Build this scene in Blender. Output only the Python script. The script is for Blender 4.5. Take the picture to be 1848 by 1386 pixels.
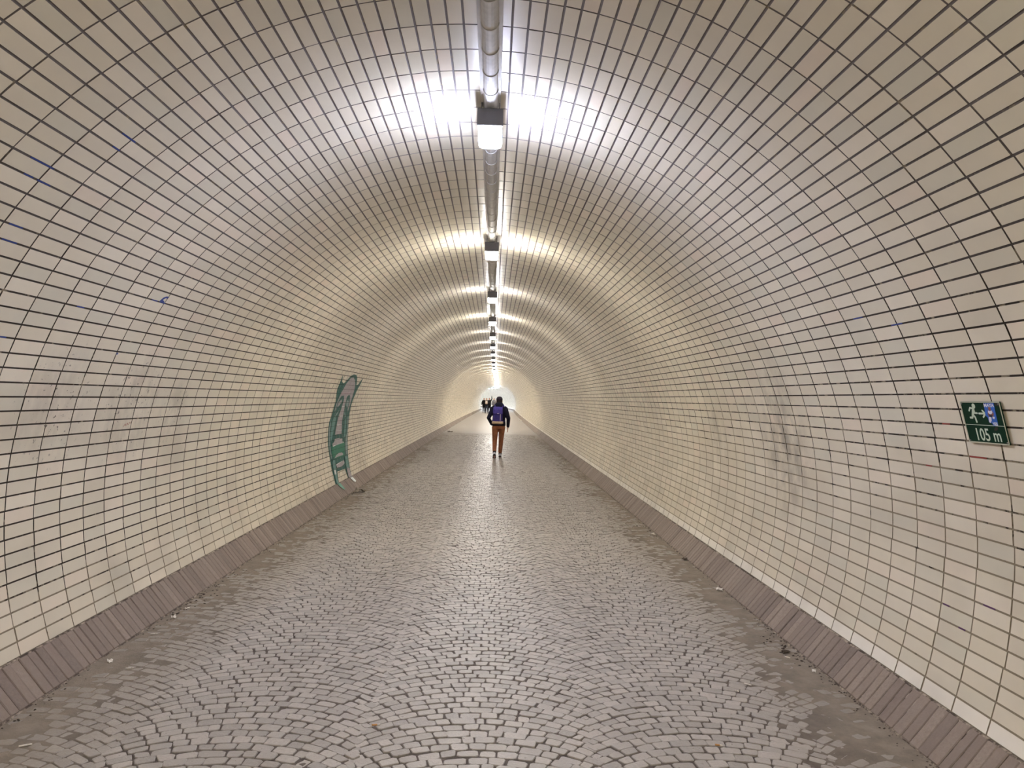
import bpy, bmesh, math, random
import numpy as np
from mathutils import Matrix, Vector

random.seed(7)
rng = np.random.default_rng(7)
scene = bpy.context.scene
COL = scene.collection
for o in list(bpy.data.objects):
    bpy.data.objects.remove(o, do_unlink=True)

# ------------------------------------------------------------------ camera, world, exposure
cam_data = bpy.data.cameras.new('camera')
cam_data.sensor_width = 36.0
cam_data.lens = 36.0 * 1300.0 / 1848.0
cam_data.clip_start = 0.05
cam_data.clip_end = 600
cam = bpy.data.objects.new('camera', cam_data)
COL.objects.link(cam)
cam.matrix_world = Matrix(((0.999264, -0.029033, -0.025062, 0.0),
                           (-0.02566, -0.020419, -0.999462, 0.0),
                           (0.028506, 0.99937, -0.021149, 1.625),
                           (0, 0, 0, 1)))
scene.camera = cam

world = bpy.data.worlds.new('overcast_daylight')
scene.world = world
world.use_nodes = True
world.node_tree.nodes['Background'].inputs[0].default_value = (0.80, 0.88, 1.0, 1)
world.node_tree.nodes['Background'].inputs[1].default_value = 2.2

scene.view_settings.view_transform = 'Standard'
scene.view_settings.look = 'None'
scene.view_settings.gamma = 1.0
scene.view_settings.use_curve_mapping = False
scene.cycles.diffuse_bounces = 8
scene.view_settings.exposure = EXPOSURE = 1.42

# lamp strengths (W/m2 of diffuser) and colours, lamp by lamp into the tunnel
LAMP_COOL = ((0.71, 0.76, 1.0), 136.0)
LAMP_MID = ((1.0, 0.95, 0.87), 116.0)
LAMP_BACK = ((1.0, 0.92, 0.78), 108.0)
LAMP_DIM = ((1.0, 0.97, 0.97), 72.0)
LAMP_FAR = ((1.0, 0.95, 0.86), 175.0)
LAMP_EXIT = ((0.72, 0.83, 1.0), 310.0)

# ------------------------------------------------------------------ tunnel geometry (metres)
XC, ZC, AX, BZ = -0.117, 0.936, 2.465, 2.482   # centre line, centre height, half width, rise
CURB_H, CURB_X = 0.19, 2.19                    # curb top height, half width of the floor
TILE_L, NROW = 0.245, 120
Y_RING = 3.42                                  # one ring joint lies here
TH = np.linspace(-0.6, math.pi + 0.6, 20001)
PX = -AX * np.cos(TH)
PZ = np.where(np.sin(TH) > 0, BZ, AX) * np.sin(TH)
SS = np.concatenate([[0], np.cumsum(np.hypot(np.diff(PX), np.diff(PZ)))])
T0 = -math.asin((ZC - CURB_H) / AX)
SS = SS - np.interp(T0, TH, SS)
UT = float(np.interp(math.pi - T0, TH, SS))    # girth from curb top to curb top
ROW = UT / NROW


def prof(u):
    """point (x, z), tangent and inward normal of the vault at girth u (0 = left curb top)"""
    u = np.asarray(u, float)
    th = np.interp(u, SS, TH)
    b = np.where(np.sin(th) > 0, BZ, AX)
    x = XC - AX * np.cos(th)
    z = ZC + b * np.sin(th)
    tx, tz = AX * np.sin(th), b * np.cos(th)
    n = np.hypot(tx, tz)
    tx, tz = tx / n, tz / n
    return x, z, tx, tz, tz, -tx


# centre line: straight, easing a little right, and turning left towards the exit
_s = np.linspace(0, 220, 2201)
_h = np.where(_s < 20, 0, 0.00022 * (_s - 20))
_h = np.where(_s > 100, 0.0176 - (_s - 100) / 95.0, _h)
_cx = np.concatenate([[0], np.cumsum(np.sin(_h[:-1]) * 0.1)])
_cy = np.concatenate([[0], np.cumsum(np.cos(_h[:-1]) * 0.1)])
S_END = 190.0


def warp(P):
    P = np.array(P, float).reshape(-1, 3)
    s = P[:, 1]
    m = s > 20
    if m.any():
        h = np.interp(s[m], _s, _h)
        cx = np.interp(s[m], _s, _cx)
        cy = np.interp(s[m], _s, _cy)
        dx = P[m, 0] - XC
        P[m, 0] = XC + cx + dx * np.cos(h)
        P[m, 1] = cy - dx * np.sin(h)
    return P


def warp_frame(y):
    if y <= 20:
        return 0.0
    return -float(np.interp(y, _s, _h))


def project(P):
    """pixel position and distance of points seen from the camera (used only to pick the nearest pieces)"""
    R = np.array(cam.matrix_world)[:3, :3]
    d = (np.asarray(P) - np.array([0, 0, 1.625])) @ R
    w = -d[:, 2]
    return 924 + 1300 * d[:, 0] / np.maximum(w, 1e-3), 693 - 1300 * d[:, 1] / np.maximum(w, 1e-3), w


# ------------------------------------------------------------------ object helpers
def put(name, mesh, mat=None, parent=None, mw=None, **props):
    o = bpy.data.objects.new(name, mesh)
    COL.objects.link(o)
    if mat is not None and mesh is not None and len(mesh.materials) == 0:
        mesh.materials.append(mat)
    if parent is not None:
        o.parent = parent
    if mw is not None:
        o.matrix_world = mw
        if parent is not None:
            o.matrix_local = parent.matrix_local.inverted() @ mw if parent.parent is None else mw
    for k, v in props.items():
        o[k] = v
    return o


def thing(name, label, cat, loc=(0, 0, 0), rz=0.0, group=None):
    o = bpy.data.objects.new(name, None)
    o.empty_display_size = 0.1
    COL.objects.link(o)
    o.location = loc
    o.rotation_euler = (0, 0, rz)
    o['label'] = label
    o['category'] = cat
    if group:
        o['group'] = group
    return o


def raw_mesh(name, V, F, mat=None, attr=None, smooth=False):
    """V (n,3); F a (m,k) array of equal faces or a list of arrays of different widths; attr = per-face float 'tint'"""
    me = bpy.data.meshes.new(name)
    Fs = F if isinstance(F, list) else [F]
    Fs = [np.asarray(f, dtype=np.int32) for f in Fs if len(f)]
    V = np.asarray(V, dtype=np.float32)
    me.vertices.add(len(V))
    me.vertices.foreach_set('co', V.ravel())
    idx = np.concatenate([f.ravel() for f in Fs])
    tot = np.concatenate([np.full(len(f), f.shape[1], np.int32) for f in Fs])
    st = np.concatenate([[0], np.cumsum(tot)[:-1]]).astype(np.int32)
    me.loops.add(len(idx))
    me.loops.foreach_set('vertex_index', idx)
    me.polygons.add(len(tot))
    me.polygons.foreach_set('loop_start', st)
    me.polygons.foreach_set('loop_total', tot)
    me.polygons.foreach_set('use_smooth', np.full(len(tot), bool(smooth)))
    me.update(calc_edges=True)
    me.validate()
    if attr is not None:
        a = me.attributes.new('tint', 'FLOAT', 'FACE')
        a.data.foreach_set('value', np.asarray(attr, np.float32))
    if mat:
        me.materials.append(mat)
    return me


def bm_mesh(name, bm, mat=None, smooth=False):
    me = bpy.data.meshes.new(name)
    bmesh.ops.recalc_face_normals(bm, faces=bm.faces)
    bm.to_mesh(me)
    bm.free()
    if smooth:
        me.polygons.foreach_set('use_smooth', np.ones(len(me.polygons), bool))
    if mat:
        me.materials.append(mat)
    return me


def add_box(bm, c, s, bevel=0.0, rot=None, seg=1):
    m = Matrix.Translation(c) @ (rot.to_4x4() if rot is not None else Matrix()) @ Matrix.Diagonal((s[0], s[1], s[2], 1))
    r = bmesh.ops.create_cube(bm, size=1.0, matrix=m)
    if bevel > 0:
        es = list({e for v in r['verts'] for e in v.link_edges})
        bmesh.ops.bevel(bm, geom=es, offset=bevel, segments=seg, affect='EDGES', profile=0.5)
    return r


def add_tube(bm, pts, rad, n=10, caps=True):
    """round tube through pts with radius per point"""
    pts = [Vector(p) for p in pts]
    rad = rad if isinstance(rad, (list, tuple)) else [rad] * len(pts)
    rings = []
    ref = None
    for i, p in enumerate(pts):
        d = (pts[min(i + 1, len(pts) - 1)] - pts[max(i - 1, 0)]).normalized()
        if ref is None:
            ref = d.cross(Vector((0, 0, 1)) if abs(d.z) < 0.9 else Vector((0, 1, 0))).normalized()
        a = (ref - d * ref.dot(d)).normalized()      # carried along, so that the rings never twist
        ref = a
        b = d.cross(a)
        rings.append([bm.verts.new(p + (a * math.cos(2 * math.pi * k / n) + b * math.sin(2 * math.pi * k / n)) * rad[i]) for k in range(n)])
    for r0, r1 in zip(rings, rings[1:]):
        for k in range(n):
            bm.faces.new((r0[k], r0[(k + 1) % n], r1[(k + 1) % n], r1[k]))
    if caps:
        bm.faces.new(rings[0][::-1])
        bm.faces.new(rings[-1])


# ------------------------------------------------------------------ materials
def srgb(r, g, b):
    f = lambda c: (c / 255.0) / 12.92 if c <= 10.3 else (((c / 255.0) + 0.055) / 1.055) ** 2.4
    return (f(r), f(g), f(b), 1.0)


class NT:
    def __init__(self, name):
        self.m = bpy.data.materials.new(name)
        self.m.use_nodes = True
        self.t = self.m.node_tree
        self.b = self.t.nodes['Principled BSDF']

    def n(self, typ, **kw):
        nd = self.t.nodes.new('ShaderNode' + typ)
        for k, v in kw.items():
            setattr(nd, k, v)
        return nd

    def l(self, a, b):
        self.t.links.new(a, b)

    def noise(self, vec, scale, detail=3, rough=0.55):
        nd = self.n('TexNoise')
        nd.inputs['Scale'].default_value = scale
        nd.inputs['Detail'].default_value = detail
        nd.inputs['Roughness'].default_value = rough
        if vec is not None:
            self.l(vec, nd.inputs['Vector'])
        return nd.outputs['Fac']

    def ramp(self, fac, p0, p1, c0=(0, 0, 0, 1), c1=(1, 1, 1, 1)):
        r = self.n('ValToRGB')
        r.color_ramp.elements[0].position = p0
        r.color_ramp.elements[1].position = p1
        r.color_ramp.elements[0].color = c0
        r.color_ramp.elements[1].color = c1
        self.l(fac, r.inputs[0])
        return r.outputs[0]

    def mix(self, fac, a, b, mode='MIX'):
        nd = self.n('MixRGB', blend_type=mode)
        for k, v in ((0, fac), (1, a), (2, b)):
            if hasattr(v, 'is_output'):
                self.l(v, nd.inputs[k])
            elif k == 0:
                nd.inputs[0].default_value = v
            else:
                nd.inputs[k].default_value = v
        return nd.outputs[0]

    def math(self, op, a, b=0.0, clamp=False):
        nd = self.n('Math', operation=op, use_clamp=clamp)
        for k, v in ((0, a), (1, b)):
            if hasattr(v, 'is_output'):
                self.l(v, nd.inputs[k])
            else:
                nd.inputs[k].default_value = v
        return nd.outputs[0]

    def pos(self):
        return self.n('NewGeometry').outputs['Position']

    def stretch(self, vec, s):
        m = self.n('Mapping')
        m.inputs['Scale'].default_value = s
        self.l(vec, m.inputs['Vector'])
        return m.outputs[0]

    def tint(self, stuff):
        if stuff:
            a = self.n('Attribute', attribute_name='tint', attribute_type='GEOMETRY')
            return a.outputs['Fac']
        return self.n('ObjectInfo').outputs['Random']

    def bump(self, h, strength, dist=0.01):
        nd = self.n('Bump')
        nd.inputs['Strength'].default_value = strength
        nd.inputs['Distance'].default_value = dist
        self.l(h, nd.inputs['Height'])
        self.l(nd.outputs[0], self.b.inputs['Normal'])

    def fall(self, v, a, b):
        """1 below a, easing to 0 at b"""
        nd = self.n('MapRange', interpolation_type='SMOOTHSTEP')
        self.l(v, nd.inputs[0])
        for k, q in ((1, a), (2, b), (3, 1.0), (4, 0.0)):
            nd.inputs[k].default_value = q
        return nd.outputs[0]

    def set(self, **kw):
        names = {'color': 'Base Color', 'rough': 'Roughness', 'metal': 'Metallic', 'spec': 'Specular IOR Level', 'coat': 'Coat Weight', 'coat_rough': 'Coat Roughness'}
        for k, v in kw.items():
            i = self.b.inputs[names[k]]
            if hasattr(v, 'is_output'):
                self.l(v, i)
            else:
                i.default_value = v
        return self.m


def plain(name, col, rough=0.6, metal=0.0, noise=0.0, scale=40, spec=0.5):
    k = NT(name)
    if noise > 0:
        f = k.noise(k.n('TexCoord').outputs['Object'], scale)
        d = tuple(c * (1 - noise) for c in col[:3]) + (1,)
        u = tuple(min(1, c * (1 + noise)) for c in col[:3]) + (1,)
        k.set(color=k.ramp(f, 0.3, 0.7, d, u))
    else:
        k.set(color=col)
    return k.set(rough=rough, metal=metal, spec=spec)


def tile_material(name, stuff, white=False):
    k = NT(name)
    p = k.pos()
    t = k.tint(stuff)
    base = k.ramp(t, 0.0, 1.0, srgb(214, 208, 190), srgb(226, 212, 193))
    r = [e for e in k.t.nodes if e.type == 'VALTORGB'][-1].color_ramp
    e = r.elements.new(0.35); e.color = srgb(222, 212, 191)
    e = r.elements.new(0.6); e.color = srgb(218, 209, 190)
    e = r.elements.new(0.9); e.color = srgb(231, 222, 203)
    if white:
        for e in r.elements:
            e.color = srgb(242, 236, 224)
    # grime: soft smears low on the walls, thin scuffs at hand height
    z = k.n('SeparateXYZ'); k.l(p, z.inputs[0])
    smear = k.ramp(k.noise(k.stretch(p, (1, 0.8, 0.9)), 2.0, 2.5, 0.5), 0.48, 0.75)
    low = k.ramp(k.math('MULTIPLY', z.outputs[2], 0.35), 0.25, 1.0, (1, 1, 1, 1), (0.1, 0.1, 0.1, 1))
    c = k.mix(k.math('MULTIPLY', k.math('MULTIPLY', smear, low), 0.34), base, srgb(150, 140, 128))
    cloud = k.ramp(k.noise(p, 14, 4, 0.6), 0.35, 0.8)
    c = k.mix(k.math('MULTIPLY', cloud, 0.08), c, srgb(176, 164, 148))
    band = k.fall(z.outputs[2], 1.45, 2.1)
    scuff = k.ramp(k.noise(k.stretch(p, (9, 9, 6)), 2.6, 6, 0.72), 0.715, 0.745)
    rare = k.ramp(k.noise(p, 0.9, 2), 0.48, 0.62)
    c = k.mix(k.math('MULTIPLY', k.math('MULTIPLY', scuff, rare), k.math('MULTIPLY', band, 0.75)), c, srgb(70, 60, 52))
    # grimy patches rubbed into the walls at shoulder height
    blot = k.ramp(k.noise(k.stretch(p, (1, 1.5, 0.8)), 5.5, 4, 0.62), 0.40, 0.66)
    speck = k.ramp(k.noise(p, 34, 3, 0.6), 0.645, 0.67)
    for (x_, y_, z_), r_, amt in (((2.25, 5.6, 1.75), .55, .30), ((2.32, 5.65, 1.25), .60, .55), ((2.31, 7.4, 1.3), .5, .35), ((-2.5, 5.1, 1.5), .55, .35), ((-2.45, 4.2, 1.5), .5, .25), ((-2.56, 14.1, .7), 1.2, .5), ((-2.5, 5.75, 1.45), .35, .3)):
        d = k.n('VectorMath', operation='DISTANCE')
        k.l(p, d.inputs[0]); d.inputs[1].default_value = (x_, y_, z_)
        f = k.fall(d.outputs['Value'], r_ * .2, r_)
        c = k.mix(k.math('MULTIPLY', k.math('MULTIPLY', f, blot), amt), c, srgb(112, 102, 92))
        if x_ < 0 and y_ < 6:
            c = k.mix(k.math('MULTIPLY', k.math('MULTIPLY', f, speck), .85), c, srgb(58, 48, 42))
    k.set(color=c, rough=0.32, spec=0.5)
    return k.m


def grout_material():
    k = NT('grout')
    p = k.pos()
    z = k.n('SeparateXYZ'); k.l(p, z.inputs[0])
    dark, tan = srgb(46, 37, 25), srgb(152, 140, 118)
    # washed-out lower joints on the right wall, sooty ones elsewhere
    a = k.math('MULTIPLY', k.ramp(k.math('MULTIPLY', z.outputs[0], 0.2), 0.2, 0.45), 1.0)
    b = k.fall(z.outputs[2], 0.5, 2.2)
    lo = k.fall(z.outputs[2], 0.25, 0.75)
    worn = k.math('MAXIMUM', k.math('MULTIPLY', a, b), k.math('MULTIPLY', lo, 0.75))
    n = k.noise(k.stretch(p, (1, 1, 1)), 11, 3, 0.7)
    th = k.math('ADD', n, k.math('MULTIPLY', worn, 0.34)); 
    mk = k.ramp(th, 0.60, 0.68)
    top = k.ramp(k.math('MULTIPLY', z.outputs[2], 0.28), 0.56, 0.88, dark, srgb(136, 129, 128))
    c = k.mix(mk, top, tan)
    c = k.mix(k.math('MULTIPLY', k.noise(p, 60, 3), 0.35), c, srgb(60, 50, 40))
    k.set(color=c, rough=0.9)
    return k.m


def stone_material(name, stuff, cols, rough0, rough1, mica=0.0, grime=None):
    k = NT(name)
    p = k.pos()
    t = k.tint(stuff)
    base = k.ramp(t, 0.0, 1.0, cols[0], cols[1])
    c = k.mix(k.ramp(k.noise(p, 60, 5, 0.7), 0.35, 0.75), base, cols[2])
    if mica > 0:
        c = k.mix(k.math('MULTIPLY', k.ramp(k.noise(p, 240, 2, 0.5), 0.62, 0.70), mica), c, srgb(200, 196, 190))
    if grime:
        # brown silt along both curbs
        z = k.n('SeparateXYZ'); k.l(p, z.inputs[0])
        d = k.math('ABSOLUTE', k.math('ADD', z.outputs[0], -XC))
        d = k.math('ADD', d, k.math('MULTIPLY', k.noise(p, 3, 4, 0.7), 0.7))
        c = k.mix(k.math('MULTIPLY', k.ramp(k.math('MULTIPLY', d, 0.4), 0.72, 0.96), 0.8), c, grime)
    k.set(color=c, rough=k.ramp(k.noise(p, 35, 3), 0.3, 0.7, (rough0,) * 3 + (1,), (rough1,) * 3 + (1,)))
    k.bump(k.noise(p, 90, 4, 0.65), 0.35, 0.006)
    return k.m


def emit(name, col, strength):
    k = NT(name)
    k.b.inputs['Base Color'].default_value = (0.9, 0.9, 0.9, 1)
    k.b.inputs['Emission Color'].default_value = col + (1,)
    k.b.inputs['Emission Strength'].default_value = strength
    return k.m


M_TILE = tile_material('glazed_tile', False)
M_TILES = tile_material('glazed_tile_field', True)
M_TILEW = tile_material('white_glazed_tile', False, True)   # the whiter bottom course on the right
M_TILESW = tile_material('white_glazed_tile_field', True, True)
M_GROUT = grout_material()
SETT_COLS = (srgb(146, 141, 136), srgb(182, 176, 169), srgb(162, 156, 150))
SILT = srgb(136, 126, 113)
M_SETT = stone_material('granite_sett', False, SETT_COLS, 0.27, 0.50, 0.35, SILT)
M_SETTS = stone_material('granite_sett_field', True, SETT_COLS, 0.27, 0.50, 0.35, SILT)
BRICK_COLS = (srgb(116, 102, 94), srgb(154, 139, 127), srgb(132, 118, 108))
M_BRICK = stone_material('clinker_brick', False, BRICK_COLS, 0.6, 0.85)
M_BRICKS = stone_material('clinker_brick_field', True, BRICK_COLS, 0.6, 0.85)
def mortar_material():
    k = NT('curb_mortar')
    k.set(color=k.ramp(k.noise(k.pos(), 16, 4, 0.7), 0.44, 0.62, srgb(72, 61, 53), srgb(172, 158, 142)), rough=0.9)
    return k.m


M_MORTAR = mortar_material()


def bed_material():
    k = NT('floor_bed')
    p = k.pos()
    z = k.n('SeparateXYZ'); k.l(p, z.inputs[0])
    silt = k.ramp(k.noise(p, 7, 5, 0.7), 0.3, 0.7, srgb(114, 104, 93), srgb(148, 137, 123))
    joint = k.ramp(k.noise(p, 20, 4), 0.35, 0.7, srgb(74, 66, 60), srgb(104, 94, 86))
    d = k.math('ABSOLUTE', k.math('ADD', z.outputs[0], -XC))
    d = k.math('ADD', d, k.math('MULTIPLY', k.noise(p, 3, 4, 0.7), 0.5))
    near = k.mix(k.ramp(k.math('MULTIPLY', d, 0.4), 0.7, 0.92), joint, silt)
    far = k.ramp(k.noise(k.stretch(p, (1, 1, 1)), 22, 4, 0.7), 0.3, 0.7, srgb(130, 124, 120), srgb(162, 155, 149))
    m = k.n('MapRange'); k.l(z.outputs[1], m.inputs[0])
    m.inputs[1].default_value = 29.0; m.inputs[2].default_value = 34.0
    c = k.mix(m.outputs[0], near, far)
    k.set(color=c, rough=k.ramp(m.outputs[0], 0, 1, (0.85,) * 3 + (1,), (0.5,) * 3 + (1,)))
    k.bump(k.noise(p, 45, 4, 0.7), 0.5, 0.01)
    return k.m


M_BED = bed_material()
# ------------------------------------------------------------------ vault shell
YS = np.concatenate([np.arange(-34, 20, 3.0), np.arange(20, S_END + 0.1, 1.0)])


def sweep(u_or_xz, ys):
    """grid mesh of a cross section swept along the tunnel"""
    sec = np.asarray(u_or_xz, float)
    n, m = len(sec), len(ys)
    P = np.zeros((m, n, 3))
    P[:, :, 0] = sec[None, :, 0]
    P[:, :, 1] = np.asarray(ys)[:, None]
    P[:, :, 2] = sec[None, :, 1]
    i, j = np.meshgrid(np.arange(m - 1), np.arange(n - 1), indexing='ij')
    a = (i * n + j).ravel()
    return warp(P.reshape(-1, 3)), np.stack([a, a + 1, a + n + 1, a + n], 1)


def shell(name, u0, u1):
    us = np.linspace(u0, u1, 49)
    x, z, *_ = prof(us)
    V, F = sweep(np.stack([x, z], 1), YS)
    return put(name, raw_mesh(name, V, F, M_GROUT, smooth=True), kind='structure')


R1, R2 = 40, 80
wall_left = shell('wall_left', -0.35, R1 * ROW)
ceiling = shell('ceiling', R1 * ROW, R2 * ROW)
wall_right = shell('wall_right', R2 * ROW, UT + 0.35)

# ------------------------------------------------------------------ glazed tiles, course by course
JL, JW, TT = 0.0080, 0.0082, 0.0031
JW_TOP = 0.0106                         # the overhead courses have wider joints      # end joint, long joint, how far a tile stands out of the grout
row_joints = []
tu, ty, thl = [], [], []
for r in range(NROW):
    k0 = int((-2.2 - Y_RING) // TILE_L)
    n = int((S_END - 2 - (Y_RING + k0 * TILE_L)) / TILE_L)
    step = np.full(n, TILE_L) + rng.normal(0, 0.0007, n)
    y = Y_RING + k0 * TILE_L + np.concatenate([[0], np.cumsum(step)])
    y += rng.normal(0, 0.0018)
    y += Y_RING - y[np.argmin(abs(y - Y_RING))] + rng.normal(0, 0.002)
    # further in the courses drift out of line with one another
    mid = R1 - 8 < r < R2 + 8
    drift, ys0 = rng.normal(0, 0.016 if mid else 0.009), 7.0 if mid else 9.0
    y = np.where(y > ys0, y + (np.minimum(y, 30) - ys0) * drift, y)
    row_joints.append(y)
    tu.append(np.full(n, (r + 0.5) * ROW)); ty.append((y[1:] + y[:-1]) / 2); thl.append((y[1:] - y[:-1] - JL) / 2)
trow = np.repeat(np.arange(NROW), [len(a) for a in tu])
tu, ty, thl = map(np.concatenate, (tu, ty, thl))
NT_ = len(tu)
x, z, tx, tz, nx, nz = prof(tu)
Cc = np.stack([x, ty, z], 1)
T = np.stack([-tx, np.zeros(NT_), -tz], 1)
N = np.stack([nx, np.zeros(NT_), nz], 1)
Yh = np.tile([0.0, 1.0, 0.0], (NT_, 1))
N2 = N + T * np.clip(rng.normal(0, 0.005, (NT_, 1)), -.010, .010) + Yh * np.clip(rng.normal(0, 0.003, (NT_, 1)), -.005, .005)
N2 /= np.linalg.norm(N2, axis=1)[:, None]
T2 = np.cross(Yh, N2); T2 /= np.linalg.norm(T2, axis=1)[:, None]
Y2 = np.cross(N2, T2)
Cc = Cc + N * (TT + np.clip(rng.normal(0, 0.0005, (NT_, 1)), -.0008, .0008))
ttint = rng.random(NT_)
px, py, w = project(warp(Cc))
vis = (px > -25) & (px < 1873) & (py > -25) & (py < 1411) & (w > 0.3)
eye = np.array([0, 0, 1.625]) - Cc
area = np.abs((eye * N).sum(1)) / np.linalg.norm(eye, axis=1) / np.maximum(w, 0.2) ** 2 * vis
HW = (ROW - JW) / 2
row_hw = (ROW - (JW + (JW_TOP - JW) * np.clip(1.6 - np.abs(np.arange(NROW) - 59.5) / 24.0, 0, 1))) / 2
thw = row_hw[trow]


def unit_tile():
    """one tile: base ring, chamfer ring, face ring (18 triangles), face at z = 0"""
    hl = (TILE_L - JL) / 2
    V = []
    for ins, zz in ((0, -0.008), (0, -0.0005), (0.0005, 0.0)):
        V += [(sx * (HW - ins), sy * (hl - ins), zz) for sx, sy in ((-1, -1), (1, -1), (1, 1), (-1, 1))]
    F = [[8, 9, 10, 11]]
    for b in (0, 4):
        F += [[b + i, b + (i + 1) % 4, b + 4 + (i + 1) % 4, b + 4 + i] for i in range(4)]
    me = raw_mesh('tile', V, np.array(F), M_TILE)
    me.materials.append(M_GROUT)                 # the edges below the glaze are grouted in
    me.polygons.foreach_set('material_index', [0] + [1] * 8)
    return me


TILE_ME = unit_tile()
TILE_WHITE = TILE_ME.copy(); TILE_WHITE.name = 'white_tile'; TILE_WHITE.materials[0] = M_TILEW
single = np.zeros(NT_, bool)
for par, lo, hi in ((wall_left, 0, R1), (ceiling, R1, R2), (wall_right, R2, NROW)):
    sel = np.where((trow >= lo) & (trow < hi))[0]
    best = sel[np.argsort(-area[sel])[:300]]
    best = best[(area[best] > 0) & (ty[best] < 19)]
    single[best] = True
    for i in best:
        o = bpy.data.objects.new('tile', TILE_WHITE if trow[i] == NROW - 1 else TILE_ME)
        COL.objects.link(o)
        o.parent = par
        sy = thl[i] / ((TILE_L - JL) / 2)
        t_, y_, n_ = T2[i] * (thw[i] / HW), Y2[i] * sy, N2[i]
        o.matrix_local = Matrix(((t_[0], y_[0], n_[0], Cc[i, 0]), (t_[1], y_[1], n_[1], Cc[i, 1]), (t_[2], y_[2], n_[2], Cc[i, 2]), (0, 0, 0, 1)))
    rest = np.where((trow >= lo) & (trow < hi) & ~single)[0]
    m = len(rest)
    V = np.zeros((m, 8, 3))
    for q, (sx, sy) in enumerate(((-1, -1), (1, -1), (1, 1), (-1, 1))):
        V[:, q] = Cc[rest] + T2[rest] * sx * thw[rest][:, None] + Y2[rest] * (sy * thl[rest])[:, None] - N2[rest] * 0.008
        V[:, q + 4] = Cc[rest] + T2[rest] * sx * (thw[rest] - 0.0004)[:, None] + Y2[rest] * (sy * (thl[rest] - 0.0004))[:, None]
    b = (np.arange(m) * 8)[:, None]
    F = np.concatenate([b + np.array([[4, 5, 6, 7]])] + [b + np.array([[i, (i + 1) % 4, 4 + (i + 1) % 4, 4 + i]]) for i in range(4)])
    me = raw_mesh('tile_field', warp(V.reshape(-1, 3)), F, M_TILES, attr=np.tile(ttint[rest], 5))
    me.materials.append(M_GROUT)
    me.materials.append(M_TILESW)
    me.polygons.foreach_set('material_index', np.concatenate([np.where(trow[rest] == NROW - 1, 2, 0), np.ones(4 * m, int)]).astype(np.int32))
    put('tile_field', me, parent=par, kind='stuff')

# ------------------------------------------------------------------ brick curbs along both sides
CT_X = AX * math.cos(math.asin((ZC - CURB_H) / AX))


def curb(side, name):
    pb = np.array([XC + side * CURB_X, 0.0]); pt = np.array([XC + side * CT_X, CURB_H])
    d = (pt - pb) / np.linalg.norm(pt - pb)
    n = np.array([-side * d[1], side * d[0]])
    ln = float(np.linalg.norm(pt - pb))
    sec = [pb - d * 0.08 + n * 0.008, pb + n * 0.008, pt - d * 0.004 + n * 0.009, pt + n * 0.002, pt - n * 0.06 + d * 0.002]
    V, F = sweep(np.array(sec), YS)
    root = put(name, raw_mesh(name, V, F, M_MORTAR), kind='structure')
    y = 0.4
    vv, ff, tt, k = [], [], [], 0
    hh = (ln - 0.016) / 2
    variants = []
    for q in range(5):
        bm = bmesh.new()
        add_box(bm, (0, 0, -0.009), (0.064, hh * 2, 0.022), 0.004)
        for v in bm.verts:
            v.co += Vector((random.gauss(0, 0.0012), random.gauss(0, 0.0015), random.gauss(0, 0.0008) if v.co.z > 0 else 0))
        variants.append(bm_mesh('brick', bm, M_BRICK))
    while y < 70:
        wd = max(0.055, random.gauss(0.0655, 0.005))
        c2 = (pb + pt) / 2 + n * (0.0130 + random.gauss(0, 0.0012)) - d * 0.004
        yc = y + wd / 2
        if yc < 15.5:
            o = bpy.data.objects.new('brick', random.choice(variants))
            COL.objects.link(o)
            o.parent = root
            lean = random.gauss(0, 0.012)
            X = Vector((0, 1, 0)); Y = Vector((d[0], 0, d[1])); Z = Vector((n[0], 0, n[1]))
            if X.cross(Y).dot(Z) < 0:
                X = -X
            mm = Matrix(((X[0], Y[0], Z[0], c2[0]), (X[1], Y[1], Z[1], yc), (X[2], Y[2], Z[2], c2[1]), (0, 0, 0, 1)))
            o.matrix_local = mm @ Matrix.Rotation(lean, 4, 'Z') @ Matrix.Diagonal((wd / 0.064, 1, 1, 1))
        else:
            q = []
            for (sy, sd, sn) in ((-1, -1, -.02), (1, -1, -.02), (1, 1, -.02), (-1, 1, -.02), (-.95, -.99, 0), (.95, -.99, 0), (.95, .99, 0), (-.95, .99, 0)):
                p2 = c2 + d * sd * hh + n * sn
                q.append((p2[0], yc + sy * wd / 2, p2[1]))
            vv += q
            ff += [[k + 4, k + 5, k + 6, k + 7]] + [[k + i, k + (i + 1) % 4, k + 4 + (i + 1) % 4, k + 4 + i] for i in range(4)]
            tt.append(random.random()); k += 8
        y += wd + max(0.002, random.gauss(0.0040, 0.0015))
    me = raw_mesh('brick_field', warp(vv), np.array(ff), M_BRICKS, attr=np.repeat(tt, 5))
    put('brick_field', me, parent=root, kind='stuff')
    return root


baseboard_left = curb(-1, 'baseboard_left')
baseboard_right = curb(1, 'baseboard_right')

# ------------------------------------------------------------------ floor: silt bed with granite setts laid in arcs
def wob(x, y, s, seed):
    r = np.random.default_rng(seed)
    v = np.zeros_like(x)
    for i in range(7):
        a, b, c = r.normal(0, s, 2).tolist() + [r.uniform(0, 6.28)]
        v += np.sin(x * a + y * b + c)
    return v / 7


def bed_height(x, y):
    d = np.abs(x - XC) + 0.22 * wob(x, y, 3.0, 3)
    e = np.clip((d - 1.45) / 0.75, 0, 1)
    h = -0.0055 + 0.0072 * e * e * (3 - 2 * e) + 0.0045 * wob(x, y, 9, 4) * (0.25 + e) + 0.003 * wob(x, y, 26, 9) * e + 0.0012 * wob(x, y, 60, 5)
    return np.where(y < 31.0, h, np.maximum(h, -0.001))


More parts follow.
